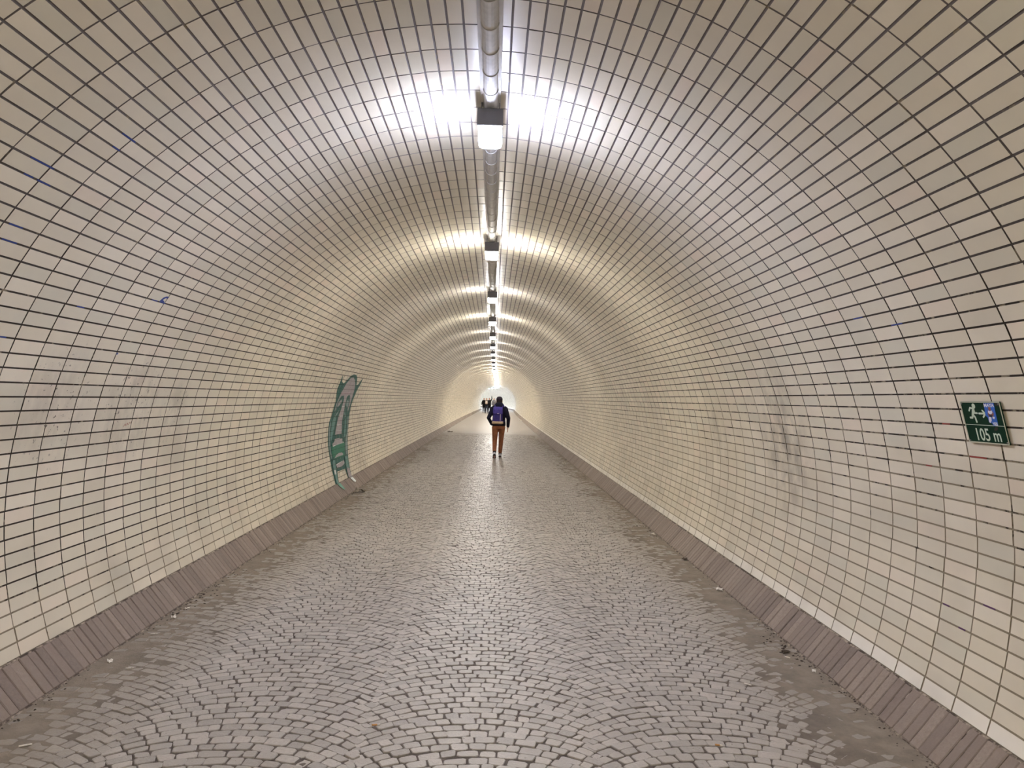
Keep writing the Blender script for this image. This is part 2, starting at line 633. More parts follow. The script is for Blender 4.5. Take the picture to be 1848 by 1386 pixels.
fy = np.concatenate([np.arange(-34, 1, 2.0), np.arange(1, 9, 0.025), np.arange(9, 33, 0.1), np.arange(33, S_END + 0.1, 1.0)])
fx = np.linspace(XC - CURB_X - 0.03, XC + CURB_X + 0.03, 150)
V, F = sweep(np.stack([fx, fx * 0], 1), fy)
gx, gy = np.tile(fx, len(fy)), np.repeat(fy, len(fx))
V[:, 2] = bed_height(gx, gy)
floor = put('floor', raw_mesh('floor', V, F, M_BED, smooth=True), kind='structure')

CH, HA = 1.10, math.radians(41)
RAD = CH / 2 / math.sin(HA)
PITCH = 0.066
setts = []
for c in range(-3, 4):
    xc = -0.03 + CH * c
    j0 = int(1.4 / PITCH)
    jit = random.uniform(0, PITCH)
    for j in range(j0, int(33.0 / PITCH)):
        z0 = j * PITCH + jit - RAD
        nn = 14
        ph = np.linspace(-HA, HA, nn + 1) + (j % 2) * HA / nn
        ph[1:-1] += np.array([random.gauss(0, 0.012) for _ in range(nn - 1)])
        if j % 2:
            ph = np.concatenate([[-HA], ph[:-1]])
            ph[-1] = HA if ph[-1] > HA - 0.03 else ph[-1]
            ph = np.append(ph, HA) if ph[-1] < HA - 0.04 else ph
        for a, b in zip(ph[:-1], ph[1:]):
            if b - a < 0.035:
                continue
            m = (a + b) / 2
            yy = z0 + RAD * math.cos(m)
            if abs(xc + RAD * math.sin(m) - XC) > CURB_X - 0.035 or yy < 1.5 or yy > 32.6:
                continue
            setts.append((xc, z0, a, b))
setts = np.array(setts)
NS = len(setts)
gap = 0.0032
sx_, sz_, pa, pb_ = setts.T


def arc_pt(ph, depth):
    pp = PITCH * np.cos(ph)
    return np.stack([sx_ + RAD * np.sin(ph) + np.sin(ph) * pp * depth, sz_ + RAD * np.cos(ph) + np.cos(ph) * pp * depth], 1)


ga = gap / RAD
g = 0.028 + rng.random((NS, 4)) * 0.04
cs = np.stack([arc_pt(pa + ga, g[:, 0]), arc_pt(pb_ - ga, g[:, 1]), arc_pt(pb_ - ga, 1 - g[:, 2]), arc_pt(pa + ga, 1 - g[:, 3])], 1)
cs += rng.normal(0, 0.0034, cs.shape)
cen = cs.mean(1)
top = rng.normal(0, 0.0016, NS)
slx, sly = rng.normal(0, 0.018, NS), rng.normal(0, 0.018, NS)
# eight-cornered heads: every corner knocked off
cut = 0.07 + rng.random((NS, 4)) * 0.11
oct_ = np.zeros((NS, 8, 2))
for i in range(4):
    prv, nxt = cs[:, (i - 1) % 4], cs[:, (i + 1) % 4]
    oct_[:, 2 * i] = cs[:, i] + (prv - cs[:, i]) * cut[:, i:i + 1]
    oct_[:, 2 * i + 1] = cs[:, i] + (nxt - cs[:, i]) * cut[:, i:i + 1]
stint = rng.random(NS)


def ring(pts, i, shrink, zz):
    c = cen[i][:, None, :]
    p = c + (pts[i] - c) * shrink
    zt = top[i][:, None] + (p[:, :, 0] - c[:, :, 0]) * slx[i][:, None] + (p[:, :, 1] - c[:, :, 1]) * sly[i][:, None]
    return np.concatenate([p, (zt + zz)[:, :, None]], 2)


def sett_mesh(i, near):
    """verts (n, k, 3) and the face lists of one stone"""
    if near:
        V = np.concatenate([ring(oct_, i, 1.0, -0.03), ring(oct_, i, 1.0, -0.0025), ring(oct_, i, 0.93, 0.0)], 1)
        k, e = 8, 24
    else:
        V = np.concatenate([ring(cs, i, 1.0, -0.02), ring(cs, i, 0.95, 0.0)], 1)
        k, e = 4, 8
    caps = [list(range(e - k, e))]
    sides = [[b + q, b + (q + 1) % k, b + k + (q + 1) % k, b + k + q] for b in range(0, e - k, k) for q in range(k)]
    return V, caps, sides


px, py, w = project(np.stack([cen[:, 0], cen[:, 1], top], 1))
vis = (px > -15) & (px < 1863) & (py < 1401)
near300 = np.argsort(np.where(vis, w, 1e6))[:300]
is1 = np.zeros(NS, bool); is1[near300] = True
V, caps, sides = sett_mesh(near300, True)
for q, i in enumerate(near300):
    c = np.append(cen[i], top[i])
    me = raw_mesh('sett', V[q] - c, [np.array(caps), np.array(sides)], M_SETT)
    o = bpy.data.objects.new('sett', me)
    COL.objects.link(o)
    o.parent = floor
    o.location = c
for near in (True, False):
    i = np.where(~is1 & ((cen[:, 1] < 9) == near))[0]
    V, caps, sides = sett_mesh(i, near)
    b = (np.arange(len(i)) * V.shape[1])[:, None, None]
    Fc = (b + np.array(caps)[None]).reshape(-1, len(caps[0]))
    Fs = (b + np.array(sides)[None]).reshape(-1, 4)
    me = raw_mesh('sett_field', warp(V.reshape(-1, 3)), [Fc, Fs], M_SETTS, attr=np.concatenate([np.repeat(stint[i], len(caps)), np.repeat(stint[i], len(sides))]))
    put('sett_field', me, parent=floor, kind='stuff')
# ------------------------------------------------------------------ conduit along the crown
DUCT_X = -0.068
_th = math.acos(max(-1, min(1, -(DUCT_X - XC) / AX)))
APEX = ZC + BZ * math.sin(_th)
M_PIPE = plain('painted_conduit', srgb(206, 204, 200), 0.7, noise=0.08, scale=25)
M_TRAY = plain('conduit_plaster', srgb(204, 200, 194), 0.75, noise=0.06, scale=12)
duct = thing('cable_conduit', 'long grey half-round conduit jointed like a pipe along the tunnel crown', 'conduit', (0, 0, 0))
sec = [(DUCT_X - 0.062, APEX + 0.004), (DUCT_X - 0.060, APEX - 0.011), (DUCT_X + 0.060, APEX - 0.011), (DUCT_X + 0.062, APEX + 0.004)]
V, F = sweep(np.array(sec), YS)
put('tray', raw_mesh('tray', V, F, M_TRAY), parent=duct)


def half_round(y0, y1, r0, r1, n=10):
    a = np.linspace(math.pi, 2 * math.pi, n)
    V = []
    for y, r in ((y0, r1), (y0, r0), (y0 + 0.012, r0), (y0 + 0.016, r1), (y1, r1)):
        V += [(DUCT_X + r * math.cos(t), y, APEX - 0.009 + r * math.sin(t)) for t in a]
    F = [[i * n + j, i * n + j + 1, (i + 1) * n + j + 1, (i + 1) * n + j] for i in range(4) for j in range(n - 1)]
    return V, F


V0, F0 = half_round(0, 0.243, 0.0455, 0.0415)
SEG = raw_mesh('conduit_segment', V0, np.array(F0), M_PIPE, smooth=False)
y = Y_RING - 0.045 - 20 * TILE_L
vv, ff, k = [], [], 0
while y < 150:
    if y < 24:
        o = bpy.data.objects.new('conduit_segment', SEG)
        COL.objects.link(o); o.parent = duct
        o.location = (random.gauss(0, 0.0012), y, 0)
    else:
        v, f = half_round(y, y + 0.243, 0.0455, 0.0415, 6)
        vv += v; ff += [[k + q for q in fc] for fc in f]; k += len(v)
    y += TILE_L
put('conduit_run', raw_mesh('conduit_run', warp(vv), np.array(ff), M_PIPE), parent=duct, kind='stuff')

# ------------------------------------------------------------------ lamps under the conduit
M_HOUSING = plain('lamp_housing', srgb(96, 94, 98), 0.5, 0.3)
M_BRACKET = plain('lamp_bracket', srgb(130, 130, 132), 0.4, 0.7)
LAMP_MATS = {k: emit('diffuser_' + k, *v) for k, v in (('cool', LAMP_COOL), ('mid', LAMP_MID), ('back', LAMP_BACK), ('dim', LAMP_DIM), ('far', LAMP_FAR), ('exit', LAMP_EXIT))}
LL, LW = 0.30, 0.150


def lamp_meshes():
    """bulkhead lamp: dark housing under the conduit, luminous bowl below it, end plates and brackets"""
    bm = bmesh.new(); add_box(bm, (0, 0, -0.1025), (LW, LL, 0.087), 0.010, seg=2)
    h = bm_mesh('housing', bm, M_HOUSING)
    bm = bmesh.new()
    for w_, l_, z0, z1 in ((LW - .008, LL - .02, -.127, -.160),):
        rings = []
        for z_, q in ((-.1462, 1.0), (-.170, 1.0), (-.190, .99), (-.202, .93), (-.208, .80)):
            hw, hl = (LW - .008) / 2 * q, (LL - .02) / 2 * (1 - (1 - q) * .55)
            ch = .02 * q
            rings.append([bm.verts.new((x_, y_, z_)) for x_, y_ in ((-hw + ch, -hl), (hw - ch, -hl), (hw, -hl + ch), (hw, hl - ch), (hw - ch, hl), (-hw + ch, hl), (-hw, hl - ch), (-hw, -hl + ch))])
        for r0, r1 in zip(rings, rings[1:]):
            for k_ in range(8):
                bm.faces.new((r0[k_], r0[(k_ + 1) % 8], r1[(k_ + 1) % 8], r1[k_]))
        bm.faces.new(rings[0]); bm.faces.new(rings[-1])
    d = bm_mesh('diffuser', bm)
    bm = bmesh.new(); add_box(bm, (0, 0, 0), (LW + .006, 0.012, 0.104), 0.003)
    e = bm_mesh('end_cap', bm, M_HOUSING)
    bm = bmesh.new()
    add_box(bm, (0, 0, -0.034), (0.006, 0.030, 0.056), 0.001)
    b = bm_mesh('bracket', bm, M_BRACKET)
    return h, d, e, b


HM, DM, EM, BM = lamp_meshes()
dm = {}
for kk, mt in LAMP_MATS.items():
    dm[kk] = DM.copy(); dm[kk].materials.append(mt)
for i in range(-4, 40):
    yl = 4.42 + 3.675 * i
    kind = 'cool' if i == 0 else 'mid' if i in (1, 3) else 'dim' if 2 <= i <= 8 else 'far' if 9 <= i <= 24 else 'exit' if i > 24 else 'back'
    order = ['nearest', 'second nearest', 'third nearest', 'fourth nearest', 'fifth nearest', 'sixth nearest', 'seventh nearest', 'eighth nearest', 'ninth nearest', 'tenth nearest']
    if i < 0:
        lab = 'boxy lamp on the crown conduit, overhead behind the nearest lamp in view'
    elif i == 0:
        lab = 'nearest lamp on the crown conduit, a blazing cool white glare'
    elif i == 1:
        lab = 'second lamp along the crown conduit, a smaller round glare below pale arcs'
    elif i < 9:
        lab = 'boxy lamp with dark housing, ' + ['', '', 'third', 'fourth', 'fifth', 'sixth', 'seventh', 'eighth', 'ninth'][i] + ' along the crown conduit'
    elif i <= 24:
        lab = 'bright warm lamp in the deep run of lamps merging into one line'
    else:
        lab = 'bright cool lamp in the turning stretch near the far exit'
    p = warp([(DUCT_X, yl, APEX)])[0]
    root = thing('ceiling_lamp', lab, 'lamp', tuple(p), -warp_frame(yl) if yl > 20 else 0.0, 'lamps along the tunnel crown')
    root.rotation_euler[2] = warp_frame(yl)
    put('housing', HM, parent=root)
    put('diffuser', dm[kind], parent=root)
    for s in (-1, 1):
        o = put('end_cap', EM, parent=root); o.location = (0, s * (LL / 2 - 0.001), -0.112)
        for sx3 in (-1, 1):
            o = put('bracket', BM, parent=root); o.location = (sx3 * 0.054, s * 0.1, 0)

# ------------------------------------------------------------------ emergency sign on the right wall
SY, SU, SW, SH = 3.245, 7.873, 0.268, 0.197
x, z, tx, tz, nx, nz = [float(v) for v in prof(SU)]
sign = thing('exit_sign', 'green emergency exit sign reading 105 m with running figure on right wall', 'sign')
n_ = Vector((nx, 0, nz)); up = Vector((-tx, 0, -tz)); rt = Vector((0, -1, 0))
o_ = Vector((x, SY, z)) + n_ * 0.016
sign.matrix_world = Matrix(((rt[0], up[0], n_[0], o_[0]), (rt[1], up[1], n_[1], o_[1]), (rt[2], up[2], n_[2], o_[2]), (0, 0, 0, 1)))
M_SG = plain('sign_green', srgb(3, 44, 27), 0.5, spec=0.15)
M_SW = plain('sign_white', srgb(205, 218, 200), 0.4)
M_SR = plain('sign_rim', srgb(190, 190, 168), 0.45)
M_BLUE = plain('sticker_blue', srgb(45, 98, 190), 0.4)
M_STW = plain('sticker_white', srgb(222, 222, 232), 0.45)
M_SKIN2 = plain('sticker_brown', srgb(140, 84, 66), 0.5)
M_DK = plain('sticker_dark', srgb(28, 24, 48), 0.5)
M_RES = plain('glue_residue', srgb(52, 42, 34), 0.8)


def loc(u, v):
    return ((u - 0.5) * SW, (0.5 - v) * SH)


def flat(name, polys, z, h, mat, parent, is_local=False, **pr):
    bm = bmesh.new()
    for pl in polys:
        pts = pl if is_local else [loc(*p) for p in pl]
        vs = [bm.verts.new((a, b, z + h)) for a, b in pts]
        f = bm.faces.new(vs)
        e = bmesh.ops.extrude_face_region(bm, geom=[f])
        for v in e['geom']:
            if isinstance(v, bmesh.types.BMVert):
                v.co.z = z
    bmesh.ops.triangulate(bm, faces=bm.faces)
    return put(name, bm_mesh(name, bm, mat), parent=parent, **pr)


def stroke(pts, w):
    """capsule outlines (local coordinates) along a polyline given in sign fractions"""
    out = []
    P = [Vector(loc(*p)) for p in pts]
    for a, b in zip(P, P[1:]):
        d = (b - a).normalized(); ang = math.atan2(d.y, d.x)
        pl = [b + Vector((math.cos(ang + t), math.sin(ang + t))) * w / 2 for t in np.linspace(-math.pi / 2, math.pi / 2, 6)]
        pl += [a + Vector((math.cos(ang + t), math.sin(ang + t))) * w / 2 for t in np.linspace(math.pi / 2, 1.5 * math.pi, 6)]
        out.append([tuple(q) for q in pl])
    return out


bm = bmesh.new(); add_box(bm, (0, 0, -0.003), (SW, SH, 0.006), 0.001)
put('plate', bm_mesh('plate', bm, M_SG), parent=sign)
bm = bmesh.new()
for c, s in (((0, SH / 2 - .002, .0008), (SW, .005, .0016)), ((0, -SH / 2 + .002, .0008), (SW, .005, .0016)), ((-SW / 2 + .002, 0, .0008), (.004, SH, .0016)), ((SW / 2 - .002, 0, .0008), (.004, SH, .0016))):
    add_box(bm, c, s)
put('rim', bm_mesh('rim', bm, M_SR), parent=sign)
flat('divider', [[(0.01, .555), (.995, .560), (.995, .573), (.01, .568)]], 0, .0006, M_SW, sign)
man = stroke([(0.300, 0.165), (0.233, 0.152), (0.194, 0.222)], .0085) + stroke([(0.322, 0.185), (0.325, 0.276), (0.387, 0.278)], .0085)
man += stroke([(0.310, 0.175), (0.265, 0.33)], .0150) + stroke([(0.27, 0.322), (0.314, 0.382), (0.325, 0.49)], .0100) + stroke([(0.256, 0.33), (0.241, 0.391), (0.185, 0.392)], .0100)
hx, hy = loc(0.335, 0.108)
man.append([(hx + .0115 * math.cos(t), hy + .0125 * math.sin(t)) for t in np.linspace(0, 6.2832, 15)[:-1]])
flat('running_figure', man, 0, .0006, M_SW, sign, True)
flat('arrow', stroke([(0.434, 0.284), (0.58, 0.283)], .0085) + stroke([(0.533, 0.214), (0.59, 0.285), (0.525, 0.368)], .0085), 0, .0006, M_SW, sign, True)


def letters(name, text, size, sx, mat, parent, x, y, z, shear=0.0, rot=0.0, bold=0.0):
    cu = bpy.data.curves.new(name, 'FONT')
    cu.body = text; cu.size = size; cu.extrude = 0.0003; cu.align_x = 'CENTER'; cu.offset = bold; cu.resolution_u = 3
    tmp = bpy.data.objects.new(name, cu); COL.objects.link(tmp)
    bpy.context.view_layer.update()
    me = bpy.data.meshes.new_from_object(tmp.evaluated_get(bpy.context.evaluated_depsgraph_get()))
    bpy.data.objects.remove(tmp, do_unlink=True)
    me.materials.clear(); me.materials.append(mat)
    me.transform(Matrix.Translation((x, y, z)) @ Matrix.Rotation(rot, 4, 'Z') @ Matrix.Diagonal((sx, 1, 1, 1)))
    return put(name, me, parent=parent)


lx, ly = loc(0.525, 0.935)
letters('lettering', '105 m', 0.083, 0.83, M_SW, sign, lx, ly, 0.0004, bold=0.0008)
stk = flat('sticker', [[(0.614, 0.037), (0.861, 0.028), (0.846, 0.553), (0.739, 0.574), (0.701, 0.507), (0.643, 0.49), (0.635, 0.378), (0.591, 0.326), (0.606, 0.172)]], .0008, .0005, M_BLUE, sign, label='torn blue sticker with a figure in a white shirt')
sx1, sy1 = loc(0.731, 0.122)
letters('sticker_lettering', 'MAYA', 0.0225, 1.08, M_STW, stk, sx1, sy1, 0.0016, bold=0.0006)
sx1, sy1 = loc(0.785, 0.556)
letters('sticker_lettering', 'YES', 0.020, 0.95, M_STW, stk, sx1, sy1, 0.0016, bold=0.0006)
flat('figure_arms', [[(0.674, 0.21), (0.692, 0.223), (0.688, 0.296), (0.766, 0.287), (0.789, 0.221), (0.807, 0.286), (0.771, 0.353), (0.681, 0.356), (0.659, 0.304)]], .0013, .0002, M_SKIN2, stk)
flat('figure_shirt', [[(0.69, 0.203), (0.72, 0.222), (0.78, 0.201), (0.779, 0.261), (0.737, 0.295), (0.692, 0.283), (0.676, 0.25)]], .0016, .0002, M_STW, stk)
flat('figure_shorts', [[(0.688, 0.296), (0.767, 0.314), (0.747, 0.367), (0.69, 0.349)]], .0016, .0002, M_DK, stk)
flat('figure_legs', [[(0.667, 0.357), (0.727, 0.368), (0.715, 0.447), (0.674, 0.502), (0.646, 0.477)], [(0.759, 0.347), (0.812, 0.352), (0.793, 0.405), (0.755, 0.393)]], .0016, .0002, M_STW, stk)
hx, hy = loc(0.732, 0.165)
flat('figure_head', [[(hx + .0085 * math.cos(t), hy + .0095 * math.sin(t)) for t in np.linspace(0, 6.2832, 13)[:-1]]], .0016, .0002, M_SKIN2, stk, True)
flat('glue_residue', [[(0.882, 0.03), (0.985, 0.026), (0.975, 0.10), (0.88, 0.094)]] + [[(0.71, 0.66), (0.76, 0.60), (0.82, 0.60), (0.80, 0.66), (0.74, 0.69)]], .0006, .0003, M_RES, sign)
for sxx in (-1, 1):
    for syy in (-1, 1):
        bm = bmesh.new()
        bmesh.ops.create_cone(bm, cap_ends=True, segments=10, radius1=.0045, radius2=.0035, depth=.003, matrix=Matrix.Translation((sxx * (SW / 2 - .010), syy * (SH / 2 - .010), .0015)))
        put('screw', bm_mesh('screw', bm, M_BRACKET), parent=sign)
bm = bmesh.new()
for sxx in (-1, 1):
    for syy in (-1, 1):
        add_box(bm, (sxx * .1, syy * .07, -0.009), (.02, .02, .012))
put('spacer', bm_mesh('spacer', bm, M_HOUSING), parent=sign)
# ------------------------------------------------------------------ spray paint on the left wall
# outlines in wall coordinates: (metres along the tunnel, metres of girth up from the curb top)
GRAFFITI = [
(0,[(11.352,1.797),(11.507,1.673),(11.67,1.644),(11.769,1.671),(11.884,1.73),(11.994,1.79),(12.165,1.823),(12.389,1.818),(12.558,1.782),(12.669,1.712),(12.77,1.641),(12.9,1.644),(12.988,1.711),(13.124,1.796),(13.11,1.677),(13.049,1.592),(12.989,1.499),(12.937,1.391),(12.904,1.32),(12.88,1.232),(12.884,1.145),(12.894,1.059),(12.911,0.972),(12.949,0.842),(12.921,0.826),(12.909,0.741),(12.902,0.571),(12.88,0.444),(12.848,0.318),(12.847,0.215),(12.827,0.078),(12.791,-0.015),(12.507,-0.008),(12.477,0.097),(12.433,0.169),(12.163,0.172),(11.838,0.181),(11.8,0.089),(11.738,-0.009),(11.528,-0.007),(11.523,0.018),(11.529,0.15),(11.503,0.238),(11.47,0.395),(11.427,0.55),(11.391,0.665),(11.374,0.816),(11.376,0.804),(11.377,0.907),(11.377,1.005),(11.457,1.087),(11.504,1.155),(11.536,1.264),(11.551,1.342),(11.484,1.422),(11.406,1.501),(11.376,1.564),(11.392,1.637),(11.368,1.727)]),
(2,[(12.065,1.757),(12.248,1.768),(12.468,1.725),(12.647,1.648),(12.769,1.524),(12.781,1.408),(12.774,1.321),(12.762,1.242),(12.713,1.148),(12.649,1.192),(12.667,1.321),(12.564,1.434),(12.437,1.455),(12.313,1.416),(12.335,1.356),(12.34,1.272),(12.2,1.323),(12.05,1.44),(11.867,1.431),(11.76,1.374),(11.695,1.31),(11.699,1.206),(11.63,1.168),(11.642,1.294),(11.703,1.39),(11.746,1.463),(11.825,1.555),(11.888,1.649)]),
(2,[(12.093,1.432),(12.261,1.424),(12.319,1.323),(12.362,1.196),(12.368,1.105),(12.344,0.99),(12.402,0.753),(12.379,0.775),(11.894,0.783),(11.877,0.779),(11.938,0.923),(11.98,1.041),(12.03,1.12),(12.107,1.2),(12.14,1.34)]),
(2,[(11.945,1.374),(12.017,1.332),(11.915,1.276),(11.793,1.237),(11.732,1.262),(11.758,1.317)]),
(3,[(12.465,1.365),(12.593,1.33),(12.615,1.244),(12.569,1.21),(12.451,1.263),(12.388,1.331)]),
(3,[(11.975,1.202),(11.869,1.116),(11.737,1.08),(11.812,1.141)]),
(3,[(12.391,1.188),(12.617,1.057),(12.574,1.05),(12.441,1.112)]),
(4,[(11.666,1.081),(11.822,1.069),(11.792,0.929),(11.699,0.788),(11.608,0.675),(11.542,0.755),(11.544,0.796),(11.563,0.937),(11.573,1.014)]),
(3,[(11.432,0.996),(11.482,1.04),(11.498,0.94),(11.487,0.799),(11.505,0.772),(11.549,0.579),(11.618,0.42),(11.561,0.41),(11.495,0.56),(11.447,0.737),(11.426,0.802),(11.417,0.913)]),
(3,[(12.766,1.062),(12.83,1.06),(12.911,0.727),(12.867,0.743),(12.832,0.575),(12.81,0.39),(12.711,0.397),(12.701,0.541),(12.771,0.748),(12.814,0.732),(12.826,0.889)]),
(4,[(12.561,1.033),(12.671,1.022),(12.715,0.737),(12.644,0.712),(12.545,0.692),(12.581,0.744),(12.597,0.898)]),
(5,[(12.094,1.25),(12.301,1.254),(12.316,1.241),(12.11,1.235)]),
(5,[(12.073,1.091),(12.32,1.092),(12.33,1.078),(12.084,1.076)]),
(5,[(11.963,0.946),(12.349,0.939),(12.356,0.925),(11.97,0.932)]),
(5,[(11.89,0.862),(12.379,0.847),(12.384,0.834),(11.895,0.848)]),
(6,[(11.734,1.484),(12.433,1.497),(12.455,1.483),(11.756,1.469)]),
(1,[(11.604,0.606),(12.027,0.611),(12.602,0.614),(12.619,0.488),(12.519,0.379),(12.136,0.385),(11.785,0.407),(11.631,0.45)]),
(2,[(11.85,0.715),(12.178,0.712),(12.447,0.69),(12.446,0.64),(12.563,0.623),(12.028,0.621),(11.707,0.607),(11.659,0.648),(11.816,0.67)]),
(5,[(11.69,0.616),(12.029,0.625),(12.563,0.627),(12.569,0.612),(12.027,0.61),(11.723,0.596)]),
(2,[(11.785,0.407),(11.908,0.444),(12.139,0.47),(12.326,0.464),(12.464,0.425),(12.416,0.408),(12.113,0.412)]),
(2,[(11.823,0.293),(12.014,0.308),(12.441,0.319),(12.461,0.267),(12.345,0.245),(12.141,0.231),(11.856,0.242)]),
(5,[(11.825,0.297),(12.016,0.311),(12.283,0.316),(12.284,0.306),(12.014,0.298),(11.836,0.282)]),
(4,[(11.652,0.387),(11.786,0.375),(11.779,0.282),(11.743,0.174),(11.706,0.059),(11.707,-0.005),(11.571,-0.0),(11.594,0.112),(11.598,0.229),(11.579,0.347)]),
(5,[(11.598,0.229),(11.733,0.215),(11.716,0.146),(11.598,0.151)]),
(4,[(12.565,0.375),(12.79,0.357),(12.75,0.224),(12.746,0.156),(12.558,0.174),(12.523,0.245)]),
(2,[(12.54,0.176),(12.765,0.154),(12.763,0.067),(12.749,-0.014),(12.515,-0.002),(12.53,0.109)]),
(7,[(11.573,-0.012),(11.737,-0.015),(11.753,-0.083),(11.756,-0.149),(11.652,-0.127),(11.596,-0.067)]),
(5,[(12.55,-0.022),(12.731,-0.027),(12.764,-0.117),(12.657,-0.131),(12.586,-0.096)]),
]
from mathutils.geometry import tessellate_polygon
PAINT = {0: ('dark_teal_paint', srgb(12, 88, 80)), 1: ('green_paint', srgb(24, 116, 90)), 2: ('grey_paint', srgb(168, 160, 164)), 3: ('pale_teal_paint', srgb(140, 158, 158)),
         4: ('light_teal_paint', srgb(98, 142, 136)), 5: ('white_paint', srgb(214, 220, 218)), 6: ('pink_paint', srgb(196, 176, 184)), 7: ('bright_green_paint', srgb(40, 136, 104))}


def clip(poly, axis, val, keep_less):
    out = []
    for i in range(len(poly)):
        a, b = poly[i - 1], poly[i]
        ia = (a[axis] <= val) == keep_less
        ib = (b[axis] <= val) == keep_less
        if ia != ib:
            t = (val - a[axis]) / (b[axis] - a[axis])
            out.append((a[0] + (b[0] - a[0]) * t, a[1] + (b[1] - a[1]) * t))
        if ib:
            out.append(b)
    return out


_pb = np.array([XC - CURB_X, 0.0]); _pt = np.array([XC - CT_X, CURB_H])
_d = (_pt - _pb) / np.linalg.norm(_pt - _pb); _n = np.array([_d[1], -_d[0]])


def wall_point(y, u, h):
    if u < 0:
        q = _pt + _d * u + _n * (0.0158 + h)
        return (q[0], y, q[1])
    x, z, tx, tz, nx, nz = prof(u)
    return (float(x + nx * (TT + h)), y, float(z + nz * (TT + h)))


def paint_polys(polys, h):
    """cut painted outlines along the tile joints, so that the paint lies on the tile faces only"""
    V, F = [], []
    for pl in polys:
        tris = tessellate_polygon([[Vector((a, b, 0)) for a, b in pl]])
        for t in tris:
            tri = [pl[i] for i in t]
            lo, hi = min(p[1] for p in tri), max(p[1] for p in tri)
            r0 = max(-1, int(math.floor(lo / ROW)))
            for r in range(r0, int(hi / ROW) + 1):
                if r < 0:
                    c = clip(tri, 1, -0.004, True)
                    cells = [(-1e3, 1e3)]
                else:
                    c = clip(clip(tri, 1, r * ROW + JW * .25, False), 1, (r + 1) * ROW - JW * .25, True)
                    yj = row_joints[r]
                    a, b = min(p[0] for p in tri), max(p[0] for p in tri)
                    i0 = max(0, np.searchsorted(yj, a) - 1); i1 = np.searchsorted(yj, b)
                    cells = [(yj[i] + JL * .3, yj[i + 1] - JL * .3) for i in range(i0, i1)]
                for y0, y1 in cells:
                    q = clip(clip(c, 0, y0, False), 0, y1, True) if len(c) >= 3 else []
                    if len(q) >= 3:
                        n = len(V)
                        V += [wall_point(a, b, h) for a, b in q]
                        F.append(list(range(n, n + len(q))))
    return V, F


graf = thing('graffiti', 'tall teal and grey spray-painted skull-like figure dripping down the left wall tiles', 'graffiti', (0, 0, 0))
PIECES = ['outline', 'forehead', 'nose', 'eye', 'eye', 'cheek_streak', 'cheek_streak', 'cheek_band', 'rim_line', 'rim_line', 'cheek_band', 'stripe', 'stripe', 'stripe', 'stripe',
          'brow_line', 'jaw_fill', 'tooth', 'lip_line', 'tooth', 'tooth', 'lip_line', 'leg', 'leg_band', 'leg', 'leg', 'drip', 'drip']
_pm = {k: plain(v[0], v[1], 0.5, noise=0.12, scale=9) for k, v in PAINT.items()}
for li, (c, pl) in enumerate(GRAFFITI):
    V, F = paint_polys([pl], 0.0022 + 0.00028 * li)
    me = bpy.data.meshes.new(PIECES[li])
    me.from_pydata(V, [], F)
    put(PIECES[li], me, _pm[c], parent=graf)

M_INK = plain('blue_ink', srgb(42, 66, 140), 0.5)
M_INKD = plain('dark_ink', srgb(60, 52, 48), 0.6)
M_INKR = plain('red_ink', srgb(150, 62, 52), 0.6)
M_INKP = plain('purple_ink', srgb(88, 48, 92), 0.6)


def paint_thing(name, label, polys, mat, h=0.002):
    V, F = paint_polys(polys, h)
    me = bpy.data.meshes.new(name); me.from_pydata(V, [], F)
    return put(name, me, mat, label=label, category='graffiti')


def line_poly(pts, w):
    out = []
    for (a, b), (c, d) in zip(pts, pts[1:]):
        l = math.hypot(c - a, d - b); nx, ny = -(d - b) / l * w / 2, (c - a) / l * w / 2
        out.append([(a + nx, b + ny), (c + nx, d + ny), (c - nx, d - ny), (a - nx, b - ny)])
    return out


paint_thing('pen_scrawl', 'small blue pen scrawl on a left wall tile beside a blue joint',
            [[(4.815, 2.098), (4.835, 2.128), (4.870, 2.142), (4.905, 2.139), (4.893, 2.126), (4.868, 2.128), (4.846, 2.110), (4.880, 2.101), (4.875, 2.092), (4.82, 2.088)]], M_INK)
paint_thing('pen_scrawl', 'blue blot by a tile joint on the left wall', [[(4.635, 1.688), (4.645, 1.697), (4.660, 1.695), (4.662, 1.686), (4.648, 1.681)]], M_INK)
paint_thing('pen_scrawl', 'thin brown handwritten scribble on a left wall tile at chest height',
            line_poly([(5.03, 1.185), (5.05, 1.205), (5.06, 1.19), (5.075, 1.21), (5.09, 1.195), (5.10, 1.213), (5.115, 1.205), (5.125, 1.216)], .004), M_INKR)
# ink and paint left in the joints: strips lying in the grout, parts of the wall
def joint_mark(parent, y0, y1, u, mat):
    u = round(u / ROW) * ROW
    V, F = [], []
    x, z, tx, tz, nx, nz = [float(v) for v in prof(u)]
    for y in (y0, y1):
        for s in (-1, 1):
            for h in (0.0004, 0.0022):
                V.append((x + tx * s * JW * .42 + nx * h, y, z + tz * s * JW * .42 + nz * h))
    F = [[0, 1, 3, 2], [4, 6, 7, 5], [0, 4, 5, 1], [2, 3, 7, 6], [1, 5, 7, 3]]
    me = bpy.data.meshes.new('paint_mark'); me.from_pydata(V, [], F)
    put('paint_mark', me, mat, parent=parent)


